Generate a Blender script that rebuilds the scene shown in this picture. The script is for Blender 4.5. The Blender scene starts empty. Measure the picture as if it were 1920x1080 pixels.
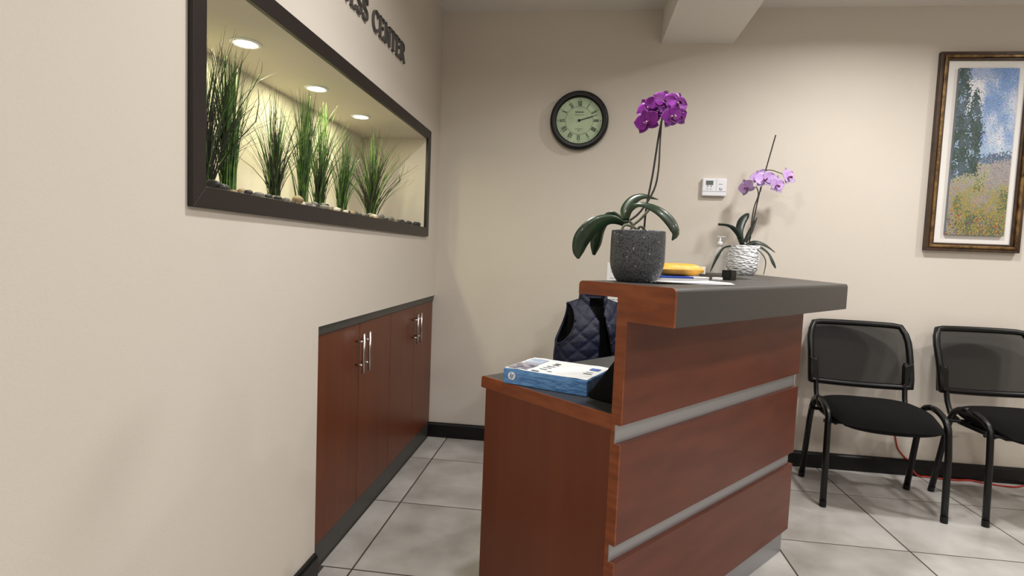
import bpy, bmesh, math, random
from mathutils import Vector, Matrix
random.seed(7)
S = bpy.context.scene
C = S.collection
T = 0.54                      # side of one floor tile in metres; layout numbers below are in tiles where noted
PI = math.pi

# ------------------------------------------------------------------ camera
F = 1027.88; YAW, PITCH, ROLL = 0.11869, -0.063507, 0.040288
CAM = Vector((1.39765, -5.37542, 2.13840)) * T
cy, sy, cp, sp = math.cos(YAW), math.sin(YAW), math.cos(PITCH), math.sin(PITCH)
_f = Vector((-sy*cp, cy*cp, sp)); _r = Vector((cy, sy, 0)); _u = _r.cross(_f)
_c, _s = math.cos(ROLL), math.sin(ROLL)
RIGHT = _c*_r + _s*_u; UP = -_s*_r + _c*_u; FWD = _f
cam_data = bpy.data.cameras.new('camera'); cam = bpy.data.objects.new('camera', cam_data); C.objects.link(cam)
cam.matrix_world = Matrix(((RIGHT.x, UP.x, -FWD.x, CAM.x), (RIGHT.y, UP.y, -FWD.y, CAM.y), (RIGHT.z, UP.z, -FWD.z, CAM.z), (0, 0, 0, 1)))
cam_data.sensor_width = 36; cam_data.lens = F/1920*36; cam_data.clip_start = .02
S.camera = cam

def ray(px, py): return RIGHT*((px-960)/F) - UP*((py-540)/F) + FWD
def on(px, py, axis, val):            # point where a photo direction meets the plane axis = val (metres)
    d = ray(px, py); return CAM + d*((val-CAM[axis])/d[axis])
def at(px, py, dep): return CAM + ray(px, py)*dep     # point at a known distance from the camera

# ------------------------------------------------------------------ world and exposure
w = bpy.data.worlds.new('world'); S.world = w; w.use_nodes = True
w.node_tree.nodes['Background'].inputs[0].default_value = (.9, .95, 1, 1)
w.node_tree.nodes['Background'].inputs[1].default_value = .05
S.view_settings.view_transform = 'Standard'; S.view_settings.look = 'None'
S.view_settings.gamma = 1; S.view_settings.use_curve_mapping = False
S.view_settings.exposure = -0.12

# room lights: recessed ceiling downlights (the fixtures are built further down, at these spots)
CEIL = 4.75*T
DOWN = [((4.0, -1.05), 24), ((6.7, -1.05), 20), ((4.0, -4.3), 20), ((6.7, -4.3), 16), ((1.35, -2.6), 20), ((1.2, -7.2), 16), ((4.0, -7.5), 18), ((6.7, -7.5), 14)]
for (x, y), pw in DOWN:
    l = bpy.data.lights.new('downlight_lamp', 'AREA'); l.shape = 'DISK'; l.size = .15; l.energy = pw; l.color = (1, .975, .94); l.spread = math.radians(160)
    o = bpy.data.objects.new('downlight_lamp', l); C.objects.link(o); o.location = (x*T, y*T, CEIL-.014)

# ------------------------------------------------------------------ helpers
def tag(o, label=None, cat=None, group=None, kind=None):
    if label: o['label'] = label
    if cat: o['category'] = cat
    if group: o['group'] = group
    if kind: o['kind'] = kind
    return o
def empty(name, loc, label, cat, group=None, rz=0):
    o = bpy.data.objects.new(name, None); C.objects.link(o); o.location = loc; o.rotation_euler = (0, 0, rz); o.empty_display_size = .05
    return tag(o, label, cat, group)
def setparent(o, p):
    o.parent = p
class MB:
    """collects vertices and faces for one mesh"""
    def __init__(s): s.v = []; s.f = []
    def add(s, vs, fs):
        n = len(s.v); s.v += [tuple(q) for q in vs]; s.f += [tuple(i+n for i in f) for f in fs]; return s
    def box(s, x0, x1, y0, y1, z0, z1):
        return s.add([(x, y, z) for x in (x0, x1) for y in (y0, y1) for z in (z0, z1)],
              [(0, 1, 3, 2), (4, 6, 7, 5), (0, 4, 5, 1), (2, 3, 7, 6), (0, 2, 6, 4), (1, 5, 7, 3)])
    def prism(s, poly, h0, h1, fn):          # polygon (a,b) swept from h0 to h1; fn(a,b,h) gives the point
        n = len(poly)
        vs = [fn(a, b, h0) for a, b in poly] + [fn(a, b, h1) for a, b in poly]
        return s.add(vs, [tuple(range(n))[::-1], tuple(range(n, 2*n))] + [(i, (i+1) % n, n+(i+1) % n, n+i) for i in range(n)])
    def tube(s, pts, r, n=8, flat=1.0, cap=True):
        pts = [Vector(p) for p in pts]; m = len(pts)
        rs = r if isinstance(r, (list, tuple)) else [r]*m
        vs = []; prev = None
        for i, p in enumerate(pts):
            t = (pts[min(i+1, m-1)] - pts[max(i-1, 0)]).normalized()
            if prev is None:
                a = Vector((0, 0, 1)) if abs(t.z) < .9 else Vector((1, 0, 0)); nx = t.cross(a).normalized()
            else: nx = (prev - t*prev.dot(t)).normalized()
            prev = nx; ny = t.cross(nx)
            for k in range(n):
                a = 2*PI*k/n; vs.append(p + nx*(rs[i]*math.cos(a)) + ny*(rs[i]*flat*math.sin(a)))
        fs = [(i*n+k, i*n+(k+1) % n, (i+1)*n+(k+1) % n, (i+1)*n+k) for i in range(m-1) for k in range(n)]
        if cap: fs += [tuple(range(n))[::-1], tuple(range((m-1)*n, m*n))]
        return s.add(vs, fs)
    def lathe(s, prof, n=40, M=None):        # (radius, z) profile about z
        vs = []; m = len(prof)
        for r, z in prof:
            for k in range(n): vs.append((r*math.cos(2*PI*k/n), r*math.sin(2*PI*k/n), z))
        fs = [(i*n+k, i*n+(k+1) % n, (i+1)*n+(k+1) % n, (i+1)*n+k) for i in range(m-1) for k in range(n)]
        fs += [tuple(range(n))[::-1], tuple(range((m-1)*n, m*n))]
        if M: vs = [M @ Vector(v) for v in vs]
        return s.add(vs, fs)
    def build(s, name, mat, parent=None, smooth=False, bevel=0, mods=None, local=False):
        me = bpy.data.meshes.new(name); me.from_pydata([tuple(v) for v in s.v], [], s.f)
        bm = bmesh.new(); bm.from_mesh(me); bmesh.ops.recalc_face_normals(bm, faces=bm.faces)
        bm.to_mesh(me); bm.free()
        if smooth:
            for q in me.polygons: q.use_smooth = True
        me.materials.append(mat)
        o = bpy.data.objects.new(name, me); C.objects.link(o)
        if bevel:
            b = o.modifiers.new('bevel', 'BEVEL'); b.width = bevel; b.segments = 2; b.limit_method = 'ANGLE'; b.angle_limit = .6
        if parent:
            o.parent = parent
            if not local:     # vertices were given in world space: bring them into the parent's space
                pm = pworld(parent).inverted(); me.transform(pm)
        return o
def pworld(o):
    M = Matrix.LocRotScale(o.location, o.rotation_euler, o.scale)
    return pworld(o.parent) @ M if o.parent else M
def spline(pts, n):                 # Catmull-Rom through tuples of any size
    P = [tuple(p) for p in pts]; P = [P[0]] + P + [P[-1]]; out = []; m = len(P)-3
    for k in range(n+1):
        t = k/n*m; i = min(int(t), m-1); t -= i
        a, b, c, d = P[i:i+4]
        out.append(tuple(.5*(2*b[j]+(c[j]-a[j])*t+(2*a[j]-5*b[j]+4*c[j]-d[j])*t*t+(3*b[j]-a[j]-3*c[j]+d[j])*t**3) for j in range(len(b))))
    return out
def lin(c):
    return tuple(((x/255)/12.92 if x/255 <= .04045 else ((x/255+.055)/1.055)**2.4) for x in c)

# ------------------------------------------------------------------ materials
def mat(name, rgb, rough=.5, metal=0, vary=None, scale=8, stretch=(1, 1, 1), bump=0, bscale=None, spec=.5, rnd=0, coat=0, detail=4, contrast=(.35, .65)):
    m = bpy.data.materials.new(name); m.use_nodes = True; nt = m.node_tree; N = nt.nodes; L = nt.links
    b = N['Principled BSDF']; b.inputs['Roughness'].default_value = rough; b.inputs['Metallic'].default_value = metal
    b.inputs['Specular IOR Level'].default_value = spec; b.inputs['Coat Weight'].default_value = coat
    c1 = lin(rgb)
    tc = N.new('ShaderNodeTexCoord'); mp = N.new('ShaderNodeMapping'); mp.inputs['Scale'].default_value = stretch
    L.new(tc.outputs['Object'], mp.inputs[0]); vec = mp.outputs[0]
    if rnd:
        oi = N.new('ShaderNodeObjectInfo'); mu = N.new('ShaderNodeMath'); mu.operation = 'MULTIPLY'; mu.inputs[1].default_value = 37
        L.new(oi.outputs['Random'], mu.inputs[0]); ad = N.new('ShaderNodeVectorMath'); ad.operation = 'ADD'
        L.new(vec, ad.inputs[0]); L.new(mu.outputs[0], ad.inputs[1]); vec = ad.outputs[0]
    nz = N.new('ShaderNodeTexNoise'); nz.inputs['Scale'].default_value = scale; nz.inputs['Detail'].default_value = detail
    L.new(vec, nz.inputs['Vector'])
    b.inputs['Base Color'].default_value = (*c1, 1)
    if vary:
        rp = N.new('ShaderNodeValToRGB'); rp.color_ramp.elements[0].position = contrast[0]; rp.color_ramp.elements[1].position = contrast[1]
        rp.color_ramp.elements[0].color = (*lin(vary), 1); rp.color_ramp.elements[1].color = (*c1, 1)
        L.new(nz.outputs[0], rp.inputs[0]); L.new(rp.outputs[0], b.inputs['Base Color'])
    if bump:
        n2 = N.new('ShaderNodeTexNoise'); n2.inputs['Scale'].default_value = bscale or scale; n2.inputs['Detail'].default_value = 3
        L.new(vec, n2.inputs['Vector'])
        bp = N.new('ShaderNodeBump'); bp.inputs['Strength'].default_value = bump; bp.inputs['Distance'].default_value = .01
        L.new(n2.outputs[0], bp.inputs['Height']); L.new(bp.outputs[0], b.inputs['Normal'])
    return m
def emit(name, rgb, st):
    m = bpy.data.materials.new(name); m.use_nodes = True; b = m.node_tree.nodes['Principled BSDF']
    b.inputs['Base Color'].default_value = (1, 1, 1, 1); b.inputs['Emission Color'].default_value = (*rgb, 1); b.inputs['Emission Strength'].default_value = st
    return m
M = {}
M['wall'] = mat('wall_paint', (211, 203, 193), .75, vary=(208, 200, 189), scale=1.3, bump=.06, bscale=160)
M['ceil'] = mat('ceiling_paint', (226, 222, 216), .85, bump=.05, bscale=120)
M['tile'] = mat('floor_tile', (190, 187, 183), .22, vary=(148, 143, 137), scale=3.6, detail=7, rnd=1, contrast=(.3, .66))
M['grout'] = mat('grout', (62, 56, 52), .95)
M['base'] = mat('baseboard_black', (12, 11, 11), .35, spec=.35)
M['frame'] = mat('frame_espresso', (34, 27, 26), .38, spec=.35)
M['charcoal'] = mat('charcoal_laminate', (58, 56, 54), .42, bump=.03, bscale=300)
M['worktop'] = mat('dark_worktop', (58, 58, 60), .35, bump=.03, bscale=300)
M['wood'] = mat('cherry_wood', (104, 52, 27), .36, spec=.35, vary=(90, 42, 20), scale=6, stretch=(4, 4, .2), detail=6, contrast=(.2, .8))
M['woodh'] = mat('cherry_wood_front', (101, 50, 33), .36, spec=.35, vary=(88, 42, 27), scale=7, stretch=(.6, .6, 3), detail=5)
M['woode'] = mat('cherry_edge', (136, 72, 36), .36, spec=.35, vary=(112, 56, 27), scale=9, stretch=(1.2, 1.2, 5), detail=6)
M['alu'] = mat('brushed_aluminium', (164, 164, 168), .42, metal=.7)
M['steel'] = mat('steel_handle', (205, 200, 196), .28, metal=1)
M['black'] = mat('black_plastic', (9, 9, 10), .36, spec=.35)
M['blackm'] = mat('black_metal', (8, 8, 9), .34, spec=.35)
M['fabric'] = mat('black_fabric', (8, 8, 9), .95, bump=.2, bscale=700, spec=.2)
M['white'] = mat('white_plastic', (232, 233, 240), .4)
M['paper'] = mat('white_paper', (240, 240, 242), .7)
M['ink'] = mat('grey_ink', (120, 124, 134), .7)
M['dark'] = mat('dark_ink', (52, 56, 58), .7)
M['navy'] = mat('navy_quilt', (17, 23, 54), .55, vary=(12, 16, 42), scale=30, bump=.3, bscale=60)
M['lining'] = mat('black_lining', (10, 10, 13), .8)
M['lettermetal'] = mat('letter_grey', (96, 92, 91), .4, metal=.3)

# ------------------------------------------------------------------ room shell (layout in tiles)
WX = -.200; WY = .678; RX = 9.2; FY = -9.6; H = 4.75
NY0, NY1, NZ0, NZ1, NX = -3.215, .14, 2.367, 3.263, -.86        # niche opening and back
CY0, CZ = -2.13, 1.628                                           # cabinet recess
def tb(mb, x0, x1, y0, y1, z0, z1): return mb.box(x0*T, x1*T, y0*T, y1*T, z0*T, z1*T)
def struct(mb, name, m, label, cat, **k): return tag(mb.build(name, m, **k), label, cat, kind='structure')
m_ = MB(); B = -1.0
tb(m_, B, WX, FY, NY0, 0, H); tb(m_, B, WX, NY0, NY1, NZ1, H); tb(m_, B, WX, NY1, WY, CZ, H); tb(m_, B, WX, NY0, NY1, CZ, NZ0)
tb(m_, B, WX, NY0, CY0, 0, CZ); tb(m_, B, NX, NY0, NY1, NZ0, NZ1); tb(m_, B, NX, CY0, WY, 0, CZ)
struct(m_, 'wall_left', M['wall'], 'beige wall with a lit planting niche and built-in cabinet', 'wall')
m_ = MB(); tb(m_, B, RX, WY, WY+.2, 0, H); struct(m_, 'wall_back', M['wall'], 'beige wall behind the reception desk with the clock', 'wall')
m_ = MB(); tb(m_, RX, RX+.2, FY, WY, 0, H); struct(m_, 'wall_right', M['wall'], 'plain beige side wall of the waiting area', 'wall')
m_ = MB(); tb(m_, B, RX, FY-.2, FY, 0, H); struct(m_, 'wall_front', M['wall'], 'plain beige wall facing the reception desk', 'wall')
m_ = MB(); tb(m_, B, RX+.2, FY-.2, WY+.2, H, H+.2); struct(m_, 'ceiling', M['ceil'], 'flat white painted ceiling', 'ceiling')
m_ = MB(); tb(m_, 2.15, 2.878, FY, WY, 4.396, H); struct(m_, 'ceiling_beam', M['ceil'], 'white boxed beam running under the ceiling to the clock wall', 'beam')
m_ = MB(); tb(m_, B, RX+.2, FY-.2, WY+.2, -.3, -.0016)
floor = struct(m_, 'floor', M['grout'], 'light grey stone-look tiled floor with dark joints', 'floor')
tmesh = {}
gap = .0033
for i in range(-1, 10):
    for j in range(-10, 1):
        x0, x1, y0, y1 = max(i, WX), min(i+1, RX), max(j, FY), min(j+1, WY)
        if i == -1 and y0 >= CY0: x0 = -.228
        if x1-x0 < .02 or y1-y0 < .02: continue
        key = (round(x1-x0, 3), round(y1-y0, 3))
        if key not in tmesh:
            hx, hy = (x1-x0)*T/2-gap, (y1-y0)*T/2-gap
            mb = MB(); e = .0008
            mb.add([(-hx, -hy, -.0016), (hx, -hy, -.0016), (hx, hy, -.0016), (-hx, hy, -.0016), (-hx, -hy, -e), (hx, -hy, -e), (hx, hy, -e), (-hx, hy, -e),
                    (-hx+e, -hy+e, 0), (hx-e, -hy+e, 0), (hx-e, hy-e, 0), (-hx+e, hy-e, 0)],
                   [(0, 1, 5, 4), (1, 2, 6, 5), (2, 3, 7, 6), (3, 0, 4, 7), (4, 5, 9, 8), (5, 6, 10, 9), (6, 7, 11, 10), (7, 4, 8, 11), (8, 9, 10, 11)])
            o = mb.build('tile', M['tile'], floor, local=True); tmesh[key] = o.data
        else:
            o = bpy.data.objects.new('tile', tmesh[key]); C.objects.link(o); o.parent = floor
        o.location = ((x0+x1)/2*T, (y0+y1)/2*T, 0)
# baseboards: a plinth with a sloping top edge
prof = [(0, 0), (.016, 0), (.016, .078), (.010, .086), (.010, .09), (0, .09)]
m_ = MB(); m_.prism(prof, -.228*T, RX*T, lambda a, b, h: (h, WY*T-a, b)); struct(m_, 'baseboard_back', M['base'], 'black baseboard along the wall below the clock', 'baseboard')
m_ = MB(); m_.prism(prof, FY*T, (CY0-.01)*T, lambda a, b, h: (WX*T+a, h, b)); struct(m_, 'baseboard_left', M['base'], 'black baseboard ending at the built-in cabinet', 'baseboard')

# ------------------------------------------------------------------ ceiling downlights
for (x, y), pw in DOWN:
    d = empty('ceiling_downlight', (x*T, y*T, CEIL), 'round white recessed ceiling downlight over the waiting area', 'downlight', 'recessed ceiling downlights')
    mb = MB(); mb.lathe([(.078, 0), (.098, 0), (.098, -.004), (.090, -.010), (.078, -.010)], 32); mb.f = mb.f[:-2]
    mb.f += [(4*32+k, 4*32+(k+1) % 32, (k+1) % 32, k) for k in range(32)]
    mb.build('trim_ring', M['white'], d, smooth=True, local=True)
    mb = MB(); mb.lathe([(.077, 0), (.077, -.004)], 32); mb.build('lens', emit('downlight_lens', (1, .96, .9), 6), d, local=True)

# ------------------------------------------------------------------ niche: frame, spotlights, grasses, pebbles
OY0, OY1, OZ0, OZ1 = -3.297, .236, 2.276, 3.357
fr = empty('niche_surround', ((WX)*T, OY0*T, OZ0*T), 'dark espresso wooden frame around the lit grass niche', 'frame')
fx0, fx1 = WX*T, (WX+.026)*T
def rail(poly): 
    mb = MB(); mb.prism([(a*T, b*T) for a, b in poly], fx0, fx1, lambda a, b, h: (h, a, b)); mb.build('frame_rail', M['frame'], fr, bevel=.0015)
rail([(OY0, OZ0), (OY1, OZ0), (NY1, NZ0), (NY0, NZ0)]); rail([(OY0, OZ1), (NY0, NZ1), (NY1, NZ1), (OY1, OZ1)])
rail([(OY0, OZ0), (NY0, NZ0), (NY0, NZ1), (OY0, OZ1)]); rail([(OY1, OZ0), (OY1, OZ1), (NY1, NZ1), (NY1, NZ0)])
warm = emit('niche_lens', (1, .95, .70), 30)
for y, sl_ in ((-2.409, 'beside the bright green clump'), (-1.565, 'above the upright green clump pair'), (-.762, 'above the widest bushy clump')):
    d = empty('niche_spotlight', (-.526*T, y*T, NZ1*T), 'small round spotlight glowing in the niche ceiling '+sl_, 'spotlight', 'spotlights in the niche ceiling')
    mb = MB(); mb.lathe([(.033, 0), (.046, 0), (.045, -.003), (.040, -.006), (.033, -.005)], 28); mb.f = mb.f[:-2]
    mb.f += [(4*28+q, 4*28+(q+1) % 28, (q+1) % 28, q) for q in range(28)]
    mb.build('trim_ring', M['white'], d, smooth=True, local=True)
    mb = MB(); mb.lathe([(.032, 0), (.032, -.003)], 28); mb.build('lens', warm, d, local=True)
    l = bpy.data.lights.new('niche_lamp', 'AREA'); l.shape = 'DISK'; l.size = .06; l.energy = 2.3; l.color = (1, .97, .56)
    o = bpy.data.objects.new('niche_lamp', l); C.objects.link(o); o.location = (-.526*T, y*T, NZ1*T-.008)
M['blade'] = mat('grass_green', (92, 128, 52), .5, vary=(44, 80, 34), scale=60)
M['blade2'] = mat('grass_dark', (34, 44, 28), .6, vary=(22, 20, 18), scale=60)
gx = -.53
# base pixel x, top pixel y, lean, share of green, blade count, spread
GR = [(384, 45, .02, .2, 150, .8, 'dark wispy artificial grass clump half hidden by the frame end'),
      (428, 95, 0, .8, 210, .36, 'bright green artificial grass clump under the first spotlight'),
      (515, 165, 0, .25, 160, .6, 'dark thin-bladed artificial grass clump between two green ones'),
      (567, 170, .03, .85, 180, .36, 'upright green artificial grass clump under the middle spotlight'),
      (598, 190, .05, .45, 150, .5, 'green and brown artificial grass clump leaning beside the middle spotlight'),
      (640, 238, .12, .7, 150, .5, 'slender leaning green artificial grass clump under the last spotlight'),
      (697, 232, .02, .4, 260, .85, 'widest bushy artificial grass clump next to the bare niche end')]
for px, ty, lean, green, n, spread, lab in GR:
    b0 = on(px, 350, 0, gx*T); y0 = b0.y; zb = NZ0*T
    h = min(on(px, ty, 0, gx*T).z - zb, (NZ1-NZ0)*T-.012)
    g = empty('grass_clump', (gx*T, y0, zb), lab, 'artificial grass', 'grass clumps in the wall niche')
    for nm, cnt, mm in (('green_blades', int(n*green), M['blade']), ('dark_blades', n-int(n*green), M['blade2'])):
        mb = MB()
        for q in range(cnt):
            a = random.uniform(0, 2*PI); r = random.uniform(0, .02)
            out = abs(random.gauss(0, .55)) * spread
            if nm == 'dark_blades': out = abs(random.gauss(.3, .55))*spread*1.15
            L_ = h*random.uniform(.68, 1.12); wd = random.uniform(.0013, .0026)*(1.25 if nm == 'green_blades' else .8)
            dx, dy = math.cos(a), math.sin(a); bx, by = r*math.cos(a*3), r*math.sin(a*3)
            a2 = a + random.uniform(-1.2, 1.2); nx, ny = -math.sin(a2), math.cos(a2)
            vs = []; ns = 6
            for k in range(ns+1):
                t = k/ns; rad = out*L_*(.25*t+.55*t*t); z = L_*t*(1-.12*out*t*t*4 if out < .9 else 1-.35*t*t)
                x = bx+dx*rad; y = by+dy*rad+lean*L_*t*1.4
                x = max(min(x, .16), -.165); ww = wd*(1-t)**.7+.0002; z = min(z, h*1.01, (NZ1-NZ0)*T-.008)
                y = max(y, NY0*T-y0+.004); y = min(y, NY1*T-y0-.004)
                vs += [(x-nx*ww, y-ny*ww, z), (x+nx*ww, y+ny*ww, z)]
            mb.add(vs, [(2*k, 2*k+1, 2*k+3, 2*k+2) for k in range(ns)])
        o = mb.build(nm, mm, g, local=True); o['kind'] = 'stuff'
# pebbles
peb = [(mat('pebble_black', (46, 46, 50), .45, vary=(30, 30, 34), scale=40), 'black'), (mat('pebble_grey', (120, 118, 116), .55, vary=(92, 90, 88), scale=40), 'grey'),
       (mat('pebble_white', (206, 200, 188), .6, vary=(180, 172, 158), scale=40), 'white'), (mat('pebble_tan', (158, 140, 108), .6, vary=(128, 110, 84), scale=40), 'tan')]
pm = []
for k in range(5):
    bm = bmesh.new(); bmesh.ops.create_icosphere(bm, subdivisions=2, radius=1)
    for v in bm.verts:
        nrm = v.co.copy(); v.co *= 1+.10*math.sin(3*nrm.x+k)+.07*math.cos(4*nrm.y+2*k)
        v.co.x *= 1.25
    zmin = min(v.co.z for v in bm.verts)
    for v in bm.verts: v.co.z -= zmin
    row = []
    for mm, cn in peb:
        me = bpy.data.meshes.new('pebble'); bm.to_mesh(me); me.materials.append(mm)
        for q in me.polygons: q.use_smooth = True
        row.append(me)
    bm.free(); pm.append(row)
placed = []; tries = 0
ys = [on(px, 350, 0, gx*T).y for px, *_ in GR]
while len(placed) < 190 and tries < 9000:
    tries += 1
    x = random.uniform(NX*T+.03, WX*T-.012) if tries > 2500 else random.uniform(WX*T-.10, WX*T-.014)
    y = random.uniform(NY0*T+.02, NY1*T-.02); s = random.uniform(.008, .0185)
    if any((x-gx*T)**2+(y-q)**2 < (.026+s)**2 for q in ys): continue
    if any((x-a)**2+(y-b)**2 < (s+r)**2*1.35 for a, b, r in placed): continue
    placed.append((x, y, s)); ci = random.choices(range(4), (8, 4, 1, .7))[0]
    o = bpy.data.objects.new('pebble', pm[random.randrange(5)][ci]); C.objects.link(o)
    o.location = (x, y, NZ0*T); o.scale = (s, s, s*random.uniform(.6, .85)); o.rotation_euler = (0, 0, random.uniform(0, 6.3))
    tag(o, 'smooth %s river pebble on the niche floor among the grasses' % peb[ci][1], 'pebble', '%s pebbles in the wall niche' % peb[ci][1])

# ------------------------------------------------------------------ wall lettering
def arc(cx, cz, rx, rz, a0, a1, n=14): return [(cx+rx*math.cos(math.radians(a0+(a1-a0)*k/n)), cz+rz*math.sin(math.radians(a0+(a1-a0)*k/n))) for k in range(n+1)]
GL = {
 'E': [([(.2, .0), (.2, 1)], .2), ([(.05, .03), (.95, .03)], .07), ([(.05, .97), (.92, .97)], .07), ([(.2, .52), (.72, .52)], .07), ([(.93, 0), (.95, .22)], .08), ([(.90, 1), (.92, .8)], .08), ([(.72, .43), (.72, .61)], .07)],
 'N': [([(.15, 0), (.15, 1)], .08), ([(.12, 1), (.84, 0)], .2), ([(.86, 0), (.86, 1)], .08), ([(.0, .03), (.3, .03)], .06), ([(.0, .97), (.2, .97)], .06), ([(.7, .97), (1, .97)], .06)],
 'T': [([(.5, 0), (.5, 1)], .2), ([(.02, .97), (.98, .97)], .07), ([(.04, 1), (.03, .78)], .08), ([(.96, 1), (.97, .78)], .08), ([(.3, .03), (.7, .03)], .06)],
 'R': [([(.2, 0), (.2, 1)], .2), ([(.05, .97), (.5, .97)] + arc(.5, .745, .3, .225, 90, -90) + [(.2, .52)], .09), ([(.45, .52), (.95, .0)], .2), ([(.03, .03), (.4, .03)], .06)],
 'C': [(arc(.55, .5, .43, .47, 40, 325, 22), .16), ([(.9, .98), (.88, .72)], .07)],
 'S': [(arc(.5, .74, .33, .23, 25, 265, 14) + arc(.48, .26, .37, .24, 85, -155, 14), .15), ([(.84, .98), (.82, .74)], .06), ([(.1, .02), (.12, .26)], .06)]}
sg = empty('wall_lettering', (WX*T, -1.9*T, 3.745*T), 'raised dark grey capital letters on the wall above the niche', 'sign')
LT = [('N', -1.95, -1.81), ('E', -1.783, -1.695), ('S', -1.68, -1.588), ('S', -1.578, -1.478), ('C', -1.395, -1.265), ('E', -1.255, -1.152), ('N', -1.135, -1.005), ('T', -1.0, -.88), ('E', -.872, -.775), ('R', -.757, -.645)]
for ch, ya, yb in LT:
    mb = MB(); wd = (yb-ya)*T; hh = .157*T
    for pl, sw in GL[ch]:
        for (a, b), (c, d) in zip(pl, pl[1:]):
            A = Vector((a*wd, b*hh)); B_ = Vector((c*wd, d*hh)); dr = (B_-A).normalized(); sw_ = sw*.040/2; nn = Vector((-dr.y, dr.x))*sw_; ex = dr*sw_*.35
            q = [A-ex+nn, A-ex-nn, B_+ex-nn, B_+ex+nn]
            mb.prism([(v.x, v.y) for v in q], WX*T+.001, WX*T+.011, lambda a, b, h: (h, ya*T+a, 3.745*T+b))
    mb.build('letter', M['lettermetal'], sg)

# ------------------------------------------------------------------ built-in cabinet
FXD = -.222*T
cab = empty('wall_cabinet', (FXD, CY0*T, 0), 'low built-in cherry cabinet with four doors and bar handles', 'cabinet')
mb = MB(); mb.box(NX*T+.004, FXD-.02, CY0*T+.004, WY*T-.004, .09, CZ*T-.004); mb.build('body', M['lining'], cab)
mb = MB(); mb.box(NX*T+.004, FXD+.006, CY0*T+.003, WY*T-.012, 1.568*T, CZ*T-.001); mb.build('top_trim', M['charcoal'], cab, bevel=.001)
mb = MB(); mb.box(FXD-.03, FXD-.004, CY0*T+.003, WY*T-.017, 0.0005, .172*T); mb.build('kick_plate', M['charcoal'], cab)
dw = (WY-CY0-.03)/4
for k in range(4):
    a = (CY0+.018+k*dw)*T+.0015; b = (CY0+.018+(k+1)*dw)*T-.0015
    mb = MB(); mb.box(FXD-.018, FXD, a, b, .175*T, 1.564*T); dr = mb.build('door', M['wood'], cab, bevel=.001)
    hy = b-.03 if k % 2 == 0 else a+.03
    mb = MB(); z0, z1 = 1.195*T, 1.495*T; hx = FXD+.032
    mb.tube([(hx, hy, z0), (hx, hy, z1)], .006, 10)
    for z in (z0+.033, z1-.033): mb.tube([(FXD, hy, z), (hx, hy, z)], .0045, 8)
    mb.build('handle', M['steel'], dr, smooth=True)

# ------------------------------------------------------------------ reception desk
TH = .853; DC, DS = math.cos(TH), math.sin(TH); DX, DY = 1.819, -2.957
def W(u, v, z): return Vector(((DX+u*DC-v*DS)*T, (DY+u*DS+v*DC)*T, z*T))
LD = 2.214; LP = 2.142
desk = empty('reception_desk', W(LD/2, .6, 0), 'angled cherry reception desk with grey counter and aluminium strips', 'desk')
def rnd(poly, rad, idx, n=5):          # round chosen corners of a polygon
    out = []
    m = len(poly)
    for i, p in enumerate(poly):
        if i not in idx: out.append(p); continue
        p = Vector(p); a = (Vector(poly[i-1])-p).normalized(); b = (Vector(poly[(i+1) % m])-p).normalized()
        c = p+(a+b)*rad
        for k in range(n+1):
            t = k/n*PI/2; q = c - b*rad*math.cos(t) - a*rad*math.sin(t); out.append((q.x, q.y))
    return out
ZT, ZF, ZC = 2.016, 1.842, 1.950
cprof = rnd([(0, ZT), (0, ZF), (.25, ZF), (.306, ZF), (.306, ZC), (.548, ZC), (.548, ZT)], .022, (0, 6))
mb = MB(); mb.prism(cprof, .012, LD, lambda a, b, h: W(h, a, b)); mb.build('counter', M['charcoal'], desk)
tprof = rnd([(0, ZT), (0, ZF), (.25, ZF), (.25, .0), (.306, .0), (.306, ZC), (.548, ZC), (.548, ZT)], .022, (0, 7))
# near end: wood lipping in the outline of counter and upright, then the front recesses cut by the strips
mb = MB(); mb.prism(cprof, 0, .012, lambda a, b, h: W(h, a, b)); mb.build('counter_edge', M['woode'], desk)
R1T, R1B, R2T, R2B, P3B = 1.345, 1.252, .757, .670, .172
VF, VB = .25, .306
for z0, z1 in ((R1T, ZF), (R2T, R1B), (P3B, R2B)):
    mb = MB(); mb.prism([(VF, z0), (VF+.032, z0), (VF+.032, z1), (VF, z1)], .012, LP, lambda a, b, h: W(h, a, b)); mb.build('front_panel', M['woodh'], desk, bevel=.001)
up = [(VF, ZF), (VF, R1T), (VF+.032, R1T), (VF+.032, R1B), (VF, R1B), (VF, R2T), (VF+.032, R2T), (VF+.032, R2B), (VF, R2B), (VF, P3B), (VF+.04, P3B), (VF+.04, 0), (VB, 0), (VB, ZF)]
mb = MB(); mb.prism(up, 0, .012, lambda a, b, h: W(h, a, b)); mb.build('upright_edge', M['woode'], desk)
mb = MB(); mb.prism([(VF+.0325, P3B), (VB, P3B), (VB, ZF), (VF+.0325, ZF)], .0125, LP-.005, lambda a, b, h: W(h, a, b)); mb.build('upright', M['wood'], desk)
for z0, z1 in ((R1B, R1T), (R2B, R2T)):
    mb = MB(); mb.prism([(VF+.026, z0+.001), (VF+.0322, z0+.001), (VF+.0322, z1-.001), (VF+.026, z1-.001)], -.0005, LP-.03, lambda a, b, h: W(h, a, b)); mb.build('metal_strip', M['alu'], desk)
mb = MB(); mb.prism([(VF+.03, .001), (VF+.045, .001), (VF+.045, P3B), (VF+.03, P3B)], .0, LP-.03, lambda a, b, h: W(h, a, b)); mb.build('kick_plate', M['alu'], desk)
wprof = rnd([(VB+.001, 1.385), (VB+.001, 1.314), (1.297, 1.314), (1.297, 1.385)], .02, (3,))
mb = MB(); mb.prism(wprof, .012, LD-.1, lambda a, b, h: W(h, a, b)); mb.build('worktop', M['worktop'], desk)
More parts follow.
